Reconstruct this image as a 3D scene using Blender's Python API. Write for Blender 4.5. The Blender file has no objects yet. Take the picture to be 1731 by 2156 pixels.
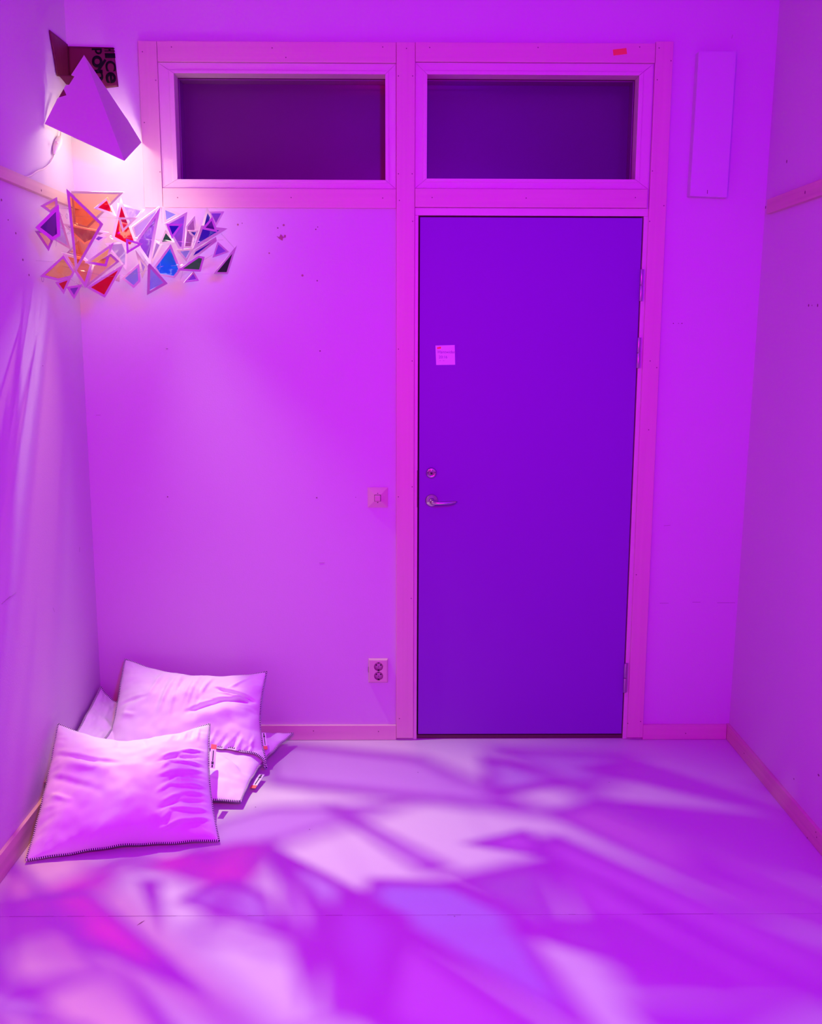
import bpy, bmesh, math, random
from mathutils import Vector, Matrix, noise
from mathutils.bvhtree import BVHTree

# ------------------------------------------------------------------ camera
sc = bpy.context.scene
W_PX, H_PX = 1731.0, 2156.0
FPX = 2086.98                      # focal length in pixels
DW = 4.0                           # camera to the back wall, metres
EYE = 1.674
CAM = Matrix(((9.99940475e-01, -6.43669440e-04, -1.08918081e-02),
              (-1.06227511e-02, 1.70436140e-01, -9.85311463e-01),
              (2.49057261e-03, 9.85368514e-01, 1.70419158e-01)))
cd = bpy.data.cameras.new('camera')
cam = bpy.data.objects.new('camera', cd)
sc.collection.objects.link(cam)
cam.matrix_world = Matrix.Translation((0, 0, EYE)) @ CAM.to_4x4()
cd.sensor_fit = 'HORIZONTAL'
cd.sensor_width = 36.0
cd.lens = FPX / W_PX * 36.0
cd.clip_start = 0.05
sc.camera = cam

sc.view_settings.view_transform = 'Standard'
sc.view_settings.look = 'None'
sc.view_settings.gamma = 1.0
sc.view_settings.use_curve_mapping = False
sc.view_settings.exposure = 0.0

# ------------------------------------------------------------------ light
wd = bpy.data.worlds.new('world'); sc.world = wd
wd.use_nodes = True
wd.node_tree.nodes['Background'].inputs[0].default_value = (0, 0, 0, 1)


def area(name, loc, target, size, energy, col, spread=180):
    l = bpy.data.lights.new(name, 'AREA')
    l.shape = 'DISK'; l.size = size; l.energy = energy; l.color = col
    l.spread = math.radians(spread)
    o = bpy.data.objects.new(name, l); sc.collection.objects.link(o)
    o.location = loc
    o.rotation_euler = (Vector(target) - Vector(loc)).to_track_quat('-Z', 'Y').to_euler()
    return o


# two coloured flood lamps behind the photographer
area('red_flood_lamp', (-0.05, 0.6, 1.85), (0.05, 4.0, 1.4), 0.30, 37, (1.0, 0.0, 0.26), 150)
area('blue_flood_lamp', (0.45, 0.5, 2.30), (0.15, 4.0, 1.2), 0.30, 82, (0.08, 0.0, 1.0))

BULB = Vector((-1.0846, 3.8521, 2.4540))
BULB_AXIS = Vector((-.42, .04, 1.0)).normalized()   # the holder leans up towards the apex   # the white bulb inside the paper pyramid


def lamp_lights():
    s = bpy.data.lights.new('reflector_beam', 'SPOT')
    s.energy = 230; s.color = (1.0, 0.93, 0.66); s.spot_size = math.radians(70); s.spot_blend = 1.0
    s.shadow_soft_size = 0.010
    o = bpy.data.objects.new('reflector_beam', s); sc.collection.objects.link(o)
    o.location = (-1.0726, 3.8491, 2.4270)
    o.rotation_euler = (Vector((-0.26, 2.80, 0.0)) - o.location).to_track_quat('-Z', 'Y').to_euler()
    p = bpy.data.lights.new('bulb_glow', 'POINT')
    p.energy = 0.7; p.color = (1.0, 0.95, 0.78); p.shadow_soft_size = 0.02
    q = bpy.data.objects.new('bulb_glow', p); sc.collection.objects.link(q)
    q.location = BULB - BULB_AXIS * .034


lamp_lights()

# ------------------------------------------------------------------ helpers
COL = sc.collection


def ray(px, py):
    return CAM @ Vector((px - W_PX / 2, H_PX / 2 - py, -FPX))


def at_y(px, py, y):               # measured point on the plane at depth y
    r = ray(px, py); r = r * (y / r.y)
    return Vector((r.x, r.y, r.z + EYE))


def at_x(px, py, x):
    r = ray(px, py); r = r * (x / r.x)
    return Vector((r.x, r.y, r.z + EYE))


def at_z(px, py, z):
    r = ray(px, py); r = r * ((z - EYE) / r.z)
    return Vector((r.x, r.y, z))


def link(name, me, mat=None, parent=None, smooth=False):
    o = bpy.data.objects.new(name, me); COL.objects.link(o)
    if mat is not None and not me.materials:
        me.materials.append(mat)
    if parent is not None:
        o.parent = parent
        o.matrix_parent_inverse = Matrix.Identity(4)
        o.location = -parent.location if parent.parent is None else (0, 0, 0)
    if smooth:
        for p in me.polygons:
            p.use_smooth = True
    return o


def mesh(verts, faces, name='mesh'):
    me = bpy.data.meshes.new(name)
    me.from_pydata([tuple(v) for v in verts], [], faces)
    me.update()
    return me


def from_bm(bm, name='mesh'):
    bmesh.ops.recalc_face_normals(bm, faces=bm.faces[:])
    me = bpy.data.meshes.new(name); bm.to_mesh(me); bm.free()
    return me


def thing(name, loc, label=None, cat=None, group=None, kind=None):
    o = bpy.data.objects.new(name, None); COL.objects.link(o)
    o.location = loc; o.empty_display_size = 0.05
    tag(o, label, cat, group, kind)
    return o


def tag(o, label=None, cat=None, group=None, kind=None):
    if label: o['label'] = label
    if cat: o['category'] = cat
    if group: o['group'] = group
    if kind: o['kind'] = kind
    return o


def add_box(bm, x0, x1, y0, y1, z0, z1, bevel=0.0):
    v = [bm.verts.new((x, y, z)) for x in (x0, x1) for y in (y0, y1) for z in (z0, z1)]
    fs = [(0, 1, 3, 2), (4, 6, 7, 5), (0, 4, 5, 1), (2, 3, 7, 6), (0, 2, 6, 4), (1, 5, 7, 3)]
    nf = [bm.faces.new([v[i] for i in f]) for f in fs]
    bmesh.ops.recalc_face_normals(bm, faces=nf)
    if bevel > 0:
        es = list({e for f in nf for e in f.edges})
        bmesh.ops.bevel(bm, geom=es, offset=bevel, segments=2, affect='EDGES', profile=0.5)


def box(name, x0, x1, y0, y1, z0, z1, mat, parent=None, bevel=0.0):
    bm = bmesh.new(); add_box(bm, x0, x1, y0, y1, z0, z1, bevel)
    return link(name, from_bm(bm), mat, parent)


def add_tube(bm, pts, r, seg=8, cap=True):
    pts = [Vector(p) for p in pts]
    rs = r if isinstance(r, (list, tuple)) else [r] * len(pts)
    rings = []
    up = Vector((0, 0, 1))
    for i, p in enumerate(pts):
        d = (pts[min(i + 1, len(pts) - 1)] - pts[max(i - 1, 0)]).normalized()
        a = d.cross(up)
        if a.length < 1e-3: a = d.cross(Vector((1, 0, 0)))
        a.normalize(); b = d.cross(a).normalized()
        rings.append([bm.verts.new(p + (a * math.cos(t) + b * math.sin(t)) * rs[i])
                      for t in [2 * math.pi * k / seg for k in range(seg)]])
    for i in range(len(rings) - 1):
        for k in range(seg):
            bm.faces.new((rings[i][k], rings[i][(k + 1) % seg], rings[i + 1][(k + 1) % seg], rings[i + 1][k]))
    if cap:
        bm.faces.new(rings[0][::-1]); bm.faces.new(rings[-1])


def tube(name, pts, r, mat, parent=None, seg=8):
    bm = bmesh.new(); add_tube(bm, pts, r, seg)
    return link(name, from_bm(bm), mat, parent, smooth=True)


def lathe(name, prof, center, axis, mat, parent=None, seg=32):
    # prof: (radius, distance along the axis)
    axis = Vector(axis).normalized()
    a = axis.orthogonal().normalized(); b = axis.cross(a)
    bm = bmesh.new(); rings = []
    for r, h in prof:
        c = Vector(center) + axis * h
        if r < 1e-6:
            rings.append([bm.verts.new(c)])
        else:
            rings.append([bm.verts.new(c + (a * math.cos(t) + b * math.sin(t)) * r)
                          for t in [2 * math.pi * k / seg for k in range(seg)]])
    for i in range(len(rings) - 1):
        A, B = rings[i], rings[i + 1]
        for k in range(seg):
            k2 = (k + 1) % seg
            if len(A) == 1 and len(B) == 1: continue
            if len(A) == 1: bm.faces.new((A[0], B[k], B[k2]))
            elif len(B) == 1: bm.faces.new((A[k], A[k2], B[0]))
            else: bm.faces.new((A[k], A[k2], B[k2], B[k]))
    return link(name, from_bm(bm), mat, parent, smooth=True)


def slab(name, pts, off, mat, parent=None):
    # polygon given front-side points, thickened by the vector off
    n = len(pts); off = Vector(off)
    vs = [Vector(p) for p in pts] + [Vector(p) + off for p in pts]
    fs = [tuple(range(n)), tuple(range(2 * n - 1, n - 1, -1))]
    fs += [(i, i + n, (i + 1) % n + n, (i + 1) % n) for i in range(n)]
    bm = bmesh.new(); bv = [bm.verts.new(v) for v in vs]
    for f in fs: bm.faces.new([bv[i] for i in f])
    return link(name, from_bm(bm), mat, parent)


def text_mesh(name, body, size, mat, parent, matrix, extrude=0.0003):
    cu = bpy.data.curves.new(name, 'FONT'); cu.body = body; cu.size = size
    cu.extrude = extrude
    t = bpy.data.objects.new(name + '_src', cu); COL.objects.link(t)
    dg = bpy.context.evaluated_depsgraph_get(); dg.update()
    me = bpy.data.meshes.new_from_object(t.evaluated_get(dg))
    bpy.data.objects.remove(t); me.transform(matrix)
    me.materials.clear()
    return link(name, me, mat, parent)


# ------------------------------------------------------------------ materials
def mat(name, col, rough=0.6, metal=0.0, spec=0.5, bump=None, var=None, coat=0.0):
    m = bpy.data.materials.new(name); m.use_nodes = True
    nt = m.node_tree; b = nt.nodes['Principled BSDF']
    b.inputs['Base Color'].default_value = (*col, 1)
    b.inputs['Roughness'].default_value = rough
    b.inputs['Metallic'].default_value = metal
    b.inputs['Specular IOR Level'].default_value = spec
    b.inputs['Coat Weight'].default_value = coat
    tc = nt.nodes.new('ShaderNodeTexCoord')
    if bump:
        scale, dist, st = bump
        n = nt.nodes.new('ShaderNodeTexNoise'); n.inputs['Scale'].default_value = scale
        n.inputs['Detail'].default_value = 4
        nt.links.new(tc.outputs['Object'], n.inputs['Vector'])
        bp = nt.nodes.new('ShaderNodeBump'); bp.inputs['Strength'].default_value = st
        bp.inputs['Distance'].default_value = dist
        nt.links.new(n.outputs['Fac'], bp.inputs['Height'])
        nt.links.new(bp.outputs['Normal'], b.inputs['Normal'])
    if var:
        scale, amt = var
        n = nt.nodes.new('ShaderNodeTexNoise'); n.inputs['Scale'].default_value = scale
        n.inputs['Detail'].default_value = 3
        nt.links.new(tc.outputs['Object'], n.inputs['Vector'])
        r = nt.nodes.new('ShaderNodeValToRGB')
        r.color_ramp.elements[0].position = 0.3; r.color_ramp.elements[1].position = 0.7
        r.color_ramp.elements[0].color = (*[c * (1 - amt) for c in col], 1)
        r.color_ramp.elements[1].color = (*col, 1)
        nt.links.new(n.outputs['Fac'], r.inputs['Fac'])
        nt.links.new(r.outputs['Color'], b.inputs['Base Color'])
    return m


def mat_wood(name, col, amt=0.10, axis='Z'):
    m = mat(name, col, 0.5)
    nt = m.node_tree; b = nt.nodes['Principled BSDF']
    tc = nt.nodes.new('ShaderNodeTexCoord'); mp = nt.nodes.new('ShaderNodeMapping')
    s = {'X': (1.5, 60, 60), 'Y': (60, 1.5, 60), 'Z': (60, 60, 1.5)}[axis]
    mp.inputs['Scale'].default_value = s
    n = nt.nodes.new('ShaderNodeTexNoise'); n.inputs['Scale'].default_value = 1.0; n.inputs['Detail'].default_value = 5
    nt.links.new(tc.outputs['Object'], mp.inputs['Vector']); nt.links.new(mp.outputs[0], n.inputs['Vector'])
    r = nt.nodes.new('ShaderNodeValToRGB')
    r.color_ramp.elements[0].position = 0.3; r.color_ramp.elements[1].position = 0.65
    r.color_ramp.elements[0].color = (*[c * (1 - amt) for c in col], 1)
    r.color_ramp.elements[1].color = (*col, 1)
    nt.links.new(n.outputs['Fac'], r.inputs['Fac']); nt.links.new(r.outputs['Color'], b.inputs['Base Color'])
    bp = nt.nodes.new('ShaderNodeBump'); bp.inputs['Strength'].default_value = 0.15; bp.inputs['Distance'].default_value = 0.001
    nt.links.new(n.outputs['Fac'], bp.inputs['Height']); nt.links.new(bp.outputs['Normal'], b.inputs['Normal'])
    return m


def mat_film(name, col, gloss=0.07, rough=0.12):
    # thin coloured gel: tinted see-through sheet with a glossy, slightly crinkled face
    m = bpy.data.materials.new(name); m.use_nodes = True
    nt = m.node_tree; nt.nodes.clear()
    out = nt.nodes.new('ShaderNodeOutputMaterial')
    tr = nt.nodes.new('ShaderNodeBsdfTransparent'); tr.inputs[0].default_value = (*col, 1)
    gl = nt.nodes.new('ShaderNodeBsdfGlossy'); gl.inputs['Roughness'].default_value = rough
    mx = nt.nodes.new('ShaderNodeMixShader'); mx.inputs[0].default_value = gloss
    tc = nt.nodes.new('ShaderNodeTexCoord')
    n = nt.nodes.new('ShaderNodeTexNoise'); n.inputs['Scale'].default_value = 14; n.inputs['Detail'].default_value = 2
    nt.links.new(tc.outputs['Object'], n.inputs['Vector'])
    bp = nt.nodes.new('ShaderNodeBump'); bp.inputs['Strength'].default_value = 0.5; bp.inputs['Distance'].default_value = 0.02
    nt.links.new(n.outputs['Fac'], bp.inputs['Height'])
    nt.links.new(bp.outputs['Normal'], gl.inputs['Normal'])
    nt.links.new(tr.outputs[0], mx.inputs[1]); nt.links.new(gl.outputs[0], mx.inputs[2])
    nt.links.new(mx.outputs[0], out.inputs[0])
    return m


M = {}
M['wall'] = mat('white_wall_paint', (0.64, 0.57, 0.64), 0.75, spec=0.25, bump=(170, 0.0012, 0.30))
M['ceiling'] = mat('ceiling_paint', (0.64, 0.57, 0.64), 0.8)
M['trim'] = mat_wood('cream_painted_pine', (0.70, 0.56, 0.48), 0.05, 'Z')
M['trim_x'] = mat_wood('cream_painted_pine_across', (0.70, 0.56, 0.48), 0.05, 'X')
M['trim_y'] = mat_wood('raw_pine_rail', (0.68, 0.54, 0.42), 0.14, 'Y')
M['sash'] = mat('cream_window_paint', (0.70, 0.60, 0.56), 0.45)
M['sash_dark'] = mat('dark_casement_paint', (0.20, 0.07, 0.22), 0.4)
M['door'] = mat('grey_blue_door_paint', (0.23, 0.04, 0.44), 0.55, spec=0.3, bump=(60, 0.001, 0.08))
M['dark'] = mat('dark_gap', (0.02, 0.015, 0.02), 0.8)
M['threshold'] = mat('dark_threshold', (0.10, 0.05, 0.05), 0.7)
M['steel'] = mat('brushed_steel', (0.62, 0.58, 0.58), 0.22, metal=1.0)
M['hinge'] = mat('grey_hinge_steel', (0.50, 0.47, 0.48), 0.35, metal=0.8)
M['black'] = mat('black_hole', (0.005, 0.005, 0.006), 0.6)
M['plastic'] = mat('cream_plastic', (0.66, 0.55, 0.46), 0.3)
M['plastic_dark'] = mat('cream_plastic_inner', (0.5, 0.38, 0.38), 0.4)
M['panel'] = mat('white_lacquer', (0.62, 0.58, 0.63), 0.45)
M['paper'] = mat('white_paper', (0.80, 0.80, 0.80), 0.85)
M['shade_paper'] = mat('white_card_shade', (0.62, 0.57, 0.58), 0.8)
M['tape'] = mat('orange_tape', (0.85, 0.25, 0.06), 0.6)
M['ink'] = mat('pen_ink', (0.30, 0.12, 0.35), 0.8)
M['nail'] = mat('nail_head_dark', (0.22, 0.10, 0.14), 0.6)
M['chip'] = mat('chipped_plaster', (0.36, 0.20, 0.18), 0.9)
M['scuff'] = mat('grey_scuff', (0.45, 0.40, 0.42), 0.9)
M['bag'] = mat('dark_red_paper', (0.13, 0.008, 0.034), 0.5, bump=(14, 0.01, 0.35))
M['bag_ink'] = mat('black_print', (0.008, 0.005, 0.010), 0.8, spec=0.1)
M['cord'] = mat('white_cord_plastic', (0.75, 0.66, 0.62), 0.4)
M['frame'] = mat('white_card_frame', (0.58, 0.5, 0.52), 0.75)
M['clear'] = mat_film('clear_film', (0.95, 0.95, 0.95), 0.16, 0.08)
M['cloth'] = mat('white_cotton', (0.82, 0.76, 0.79), 0.9, spec=0.15, bump=(420, 0.0008, 0.25))
M['label_red'] = mat('red_label_end', (0.80, 0.16, 0.12), 0.7)
M['label_black'] = mat('label_print', (0.04, 0.03, 0.05), 0.8)


def bulb_mat():
    m = bpy.data.materials.new('lit_bulb'); m.use_nodes = True
    b = m.node_tree.nodes['Principled BSDF']
    b.inputs['Emission Color'].default_value = (1, 0.95, 0.8, 1); b.inputs['Emission Strength'].default_value = 12
    return m


M['bulb'] = bulb_mat()


def floor_mat():
    m = mat('pale_painted_board_floor', (0.62, 0.57, 0.62), 0.50, spec=0.35, bump=(9, 0.004, 0.15))
    return m


M['floor'] = floor_mat()


def pane_mat(name, col, rough, bump_scale):
    m = mat(name, col, rough, spec=0.5, coat=0.5, bump=(bump_scale, 0.012, 0.35))
    m.node_tree.nodes['Principled BSDF'].inputs['Coat Roughness'].default_value = 0.12
    return m


M['pane_a'] = pane_mat('dark_foiled_glass', (0.10, 0.02, 0.11), 0.35, 3.0)
M['pane_b'] = pane_mat('dark_foiled_glass_flat', (0.085, 0.02, 0.105), 0.4, 1.2)


def stitch_mat():
    m = mat('striped_blanket_stitch', (0.8, 0.75, 0.75), 0.9)
    nt = m.node_tree; b = nt.nodes['Principled BSDF']
    uv = nt.nodes.new('ShaderNodeUVMap'); sp = nt.nodes.new('ShaderNodeSeparateXYZ')
    nt.links.new(uv.outputs[0], sp.inputs[0])
    md = nt.nodes.new('ShaderNodeMath'); md.operation = 'FRACT'
    nt.links.new(sp.outputs[0], md.inputs[0])
    gt = nt.nodes.new('ShaderNodeMath'); gt.operation = 'GREATER_THAN'; gt.inputs[1].default_value = 0.46
    nt.links.new(md.outputs[0], gt.inputs[0])
    mx = nt.nodes.new('ShaderNodeMix'); mx.data_type = 'RGBA'
    mx.inputs[6].default_value = (0.84, 0.78, 0.78, 1); mx.inputs[7].default_value = (0.03, 0.025, 0.06, 1)
    nt.links.new(gt.outputs[0], mx.inputs[0]); nt.links.new(mx.outputs[2], b.inputs['Base Color'])
    return m


M['stitch'] = stitch_mat()

# ------------------------------------------------------------------ room shell
XL, XR = -1.261, 1.404
YB, YF, ZC = 4.0, -1.2, 3.12
XR_TOP = 1.431                      # the right wall leans out a little towards the top


def struct(o):
    o['kind'] = 'structure'; return o


bm = bmesh.new()
add_box(bm, XL - 0.12, XR + 0.16, YF - 0.1, 2.684, -0.1, 0)
floor = struct(link('floor', from_bm(bm), M['floor']))
bm = bmesh.new(); add_box(bm, XL - 0.12, XR + 0.16, 2.6855, YB + 0.24, -0.1, 0)
link('floor_board', from_bm(bm), M['floor'], floor)
# dark grit caught in pieces of the joint between the two floor sheets
bm = bmesh.new()
for x0, x1 in ((-1.15, -1.02), (-0.98, -0.93), (-0.86, -0.66), (-0.45, -0.40), (-0.22, -0.17), (0.14, 0.18), (0.5, 0.52), (0.72, 0.93)):
    add_box(bm, x0, x1, 2.6836, 2.6862, -0.004, 0.0006)
link('floor_joint', from_bm(bm), M['scuff'], floor)
for px, py, s in ((295, 1943, 0.016),):
    p = at_z(px, py, 0.0008)
    slab('floor_scuff', [p + Vector(v) for v in ((-.006, -.012, 0), (0.002, 0.004, 0), (.010, .012, 0), (.003, -.002, 0))],
         (0, 0, -0.0006), M['nail'], floor)
for px, py in ((652, 1746), (538, 1699), (957, 1929), (880, 1626), (1283, 1647)):
    p = at_z(px, py, 0.0009)
    lathe('floor_scuff', [(0.0, 0.0004), (0.0022, 0.0004), (0.0022, -0.0005)], p, (0, 0, 1), M['scuff'], floor, 8)

struct(box('ceiling', XL - 0.12, XR + 0.16, YF - 0.1, YB + 0.12, ZC, ZC + 0.1, M['ceiling']))
struct(box('wall_front', XL - 0.12, XR + 0.16, YF - 0.1, YF, 0, ZC, M['wall']))
wall_left = struct(box('wall_left', XL - 0.12, XL, YF, YB + 0.12, 0, ZC, M['wall']))
sx = (XR_TOP - XR) / 2.9
rv = [(XR, YF, 0), (XR, YB + 0.12, 0), (XR + sx * ZC, YB + 0.12, ZC), (XR + sx * ZC, YF, ZC)]
wall_right = struct(slab('wall_right', rv, (0.12, 0, 0), M['wall']))
# back wall with its two window openings and the door opening
wall_back = bmesh.new()
T = 0.20
for x0, x1, z0, z1 in ((XL, -0.905, 0, ZC), (-0.905, 0.955, 2.702, ZC), (-0.905, -0.03, 0, 2.268), (-0.03, 0.064, 0, 2.702),
                       (0.955, XR + 0.03, 0, ZC), (0.064, 0.955, 2.165, 2.268)):
    add_box(wall_back, x0, x1, YB, YB + T, z0, z1)
wall_back = struct(link('wall_back', from_bm(wall_back), M['wall']))
struct(box('wall_behind', XL, XR + 0.05, YB + T + .001, YB + T + 0.03, 0, ZC, M['dark']))


def mark(parent, p, n, r, m, name='wall_mark', sy=1.0):
    n = Vector(n); a = Vector((0, 0, 1)); b = n.cross(a)
    k = 8
    pts = [p + n * 0.0008 + (b * math.cos(2 * math.pi * i / k) + a * math.sin(2 * math.pi * i / k) * sy) * r for i in range(k)]
    return slab(name, pts, n * -0.0007, m, parent)


NB = (0, -1, 0)
for px, py, r in ((597.5, 474, .0045), (637, 580, .0047), (567, 533, .0034), (668, 591, .003), (669, 478, .0022), (665, 483, .0028),
                  (353, 1046, .003), (667, 1048, .003), (674, 739, .003), (585, 480, .003), (501, 473, .004), (510, 470, .002),
                  (1418, 681, .0022), (1436, 681, .0022), (1429, 681, .0015), (749, 1047, .0015)):
    mark(wall_back, at_y(px, py, YB), NB, r, M['chip'] if r > .0033 else M['nail'])
# screw left in the wall under the mobile and its short stain
tube('wall_screw', [at_y(352, 734, YB), at_y(352, 734, YB) + Vector((0, -0.012, 0))], 0.0022, M['hinge'], wall_back, 8)
chip = [(582, 497), (588, 499), (591, 493), (594, 496), (597, 500), (599, 494), (602, 495), (602, 500), (596, 501), (595, 507), (588, 503)]
slab('wall_chip', [at_y(x, y, YB - 0.0010) for x, y in chip], (0, 0.0008, 0), M['chip'], wall_back)
for x0, y0, x1, y1 in ((202, 874, 212, 874), (1543, 73, 1541, 81), (672, 1185, 684, 1185), (1389, 1270, 1408, 1270), (1458, 1268, 1475, 1268),
                       (1510, 1269, 1548, 1269), (1398, 1107, 1412, 1106)):
    a, b = at_y(x0, y0, YB - 0.0009), at_y(x1, y1, YB - 0.0009)
    d = (b - a).normalized().cross(Vector((0, 1, 0))) * 0.0011
    slab('wall_scratch', [a - d, b - d, b + d, a + d], (0, 0.0007, 0), M['scuff'], wall_back)
for px, py, r in ((33, 491, .0045), (48, 547, .005), (61, 579, .0045), (17, 463, .003), (3, 421, .005), (90, 770, .002)):
    mark(wall_left, at_x(px, py, XL), (1, 0, 0), r, M['nail'], sy=0.8)
for x0, y0, x1, y1, w in ((4, 1272, 22, 1256, .004), (16, 1262, 34, 1248, .002), (168, 1152, 168, 1162, .002), (112, 1280, 115, 1288, .0012)):
    a, b = at_x(x0, y0, XL + .0008), at_x(x1, y1, XL + .0008)
    d = (b - a).normalized().cross(Vector((1, 0, 0))) * w * .5
    slab('wall_scratch', [a - d, b - d, b + d * .3, a + d * .3], (-.0006, 0, 0), M['scuff'], wall_left)


def xr_at(z): return XR + sx * z


for px, py, r, sy in ((1657, 340, .004, 1.6), (1703, 643, .004, 1.2), (1722, 643, .004, 1.4), (1710, 643, .002, 1.2), (1672, 1640, .003, 1), (1724, 1632, .006, .6)):
    p = at_x(px, py, XR + 0.015); p = at_x(px, py, xr_at(p.z))
    mark(wall_right, p, (-1, 0, 0), r, M['nail'], sy=sy)

# ------------------------------------------------------------------ casings, baseboards, rails
CY0 = YB - 0.016


def board(name, x0, x1, z0, z1, parent, m='trim', y0=CY0, nails=()):
    o = box(name, x0, x1, y0, YB, z0, z1, M[m], parent, 0.0012)
    for px, py in nails:
        p = at_y(px, py, y0)
        h = mark(o, p, NB, 0.0024, M['nail'], 'nail_head')
        h.location = (0, 0, 0)
    return o


s = (DW - 0.016) / DW                 # boards stand proud of the wall
k = lambda v: v * s
kz = lambda z: EYE + (z - EYE) * s
t1 = thing('trim_1', (0, CY0, 2.2), kind='structure')
board('casing_board', k(-.992), k(-.922), kz(2.180), kz(2.786), t1, nails=((300, 109), (304, 258), (328, 169), (337, 362)))
board('casing_board', k(-.9205), k(-.017), kz(2.713), kz(2.7865), t1, 'trim_x', nails=((361, 99), (573, 101), (806, 99), (602, 121)))
board('casing_board', k(-.9205), k(-.017), kz(2.181), kz(2.253), t1, 'trim_x', nails=((374, 416), (613, 416), (806, 417)))
board('casing_board', k(-.0155), k(.0555), kz(0.004), kz(2.787), t1,
      nails=((856, 102), (839, 160), (869, 160), (839, 366), (868, 366), (841, 422), (869, 466), (839, 735), (868, 760), (839, 1046), (868, 1025), (841, 1513), (866, 1260)))
board('casing_board', k(.057), k(.9685), kz(2.718), kz(2.7875), t1, 'trim_x', nails=((1133, 100), (1347, 99), (905, 100)))
board('casing_board', k(.057), k(.962), kz(2.186), kz(2.2555), t1, 'trim_x', nails=((910, 416), (1108, 417), (1338, 416)))
board('casing_board', k(.970), k(1.037), kz(0.004), kz(2.795), t1,
      nails=((1388, 101), (1413, 128), (1384, 168), (1374, 360), (1398, 433), (1368, 466), (1369, 760), (1383, 774), (1322, 1523), (1349, 1519), (1340, 1210), (1366, 905)))

bb = thing('baseboard_back', (0, YB, 0), kind='structure')
for x0, x1, nn in ((XL + .004, -.0165, ((660, 1539), (797, 1540))), (1.0335, XR - 0.013, ((1444, 1544),))):
    board('skirting_board', x0, x1, 0.001, 0.066, bb, 'trim_x', YB - 0.013, nn)
bl = thing('baseboard_left', (XL, 2, 0), kind='structure')
box('skirting_board', XL, XL + 0.013, YF, YB - 0.0135, 0.001, 0.087, M['trim_y'], bl, 0.0012)
br = thing('baseboard_right', (XR, 2, 0), kind='structure')
o = box('skirting_board', XR - 0.012, XR + .002, YF, YB - 0.0005, 0.001, 0.068, M['trim_y'], br, 0.0012)
for px, py in ((1567, 1586), (1718, 1752), (1720, 1763), (1700, 1764)):
    h = mark(o, at_x(px, py, XR - .012), (-1, 0, 0), 0.0026, M['nail'], 'nail_head'); h.location = (0, 0, 0)
t2 = thing('trim_2', (XL, 3, 2.19), kind='structure')
o = box('wall_rail', XL, XL + 0.018, YF, YB - .001, 2.170, 2.208, M['trim_y'], t2, 0.0015)
h = mark(o, at_x(87, 401, XL + .018), (1, 0, 0), 0.004, M['nail'], 'nail_head'); h.location = (0, 0, 0)
t3 = thing('trim_3', (XR, 3, 2.18), kind='structure')
o = box('wall_rail', xr_at(2.18) - 0.018, xr_at(2.18) + .004, YF, 3.935, 2.156, 2.210, M['trim_y'], t3, 0.0015)
for px, py in ((1612.5, 436.5), (1695.5, 405)):
    h = mark(o, at_x(px, py, xr_at(2.18) - .018), (-1, 0, 0), 0.0042, M['nail'], 'nail_head', 1.4); h.location = (0, 0, 0)


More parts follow.
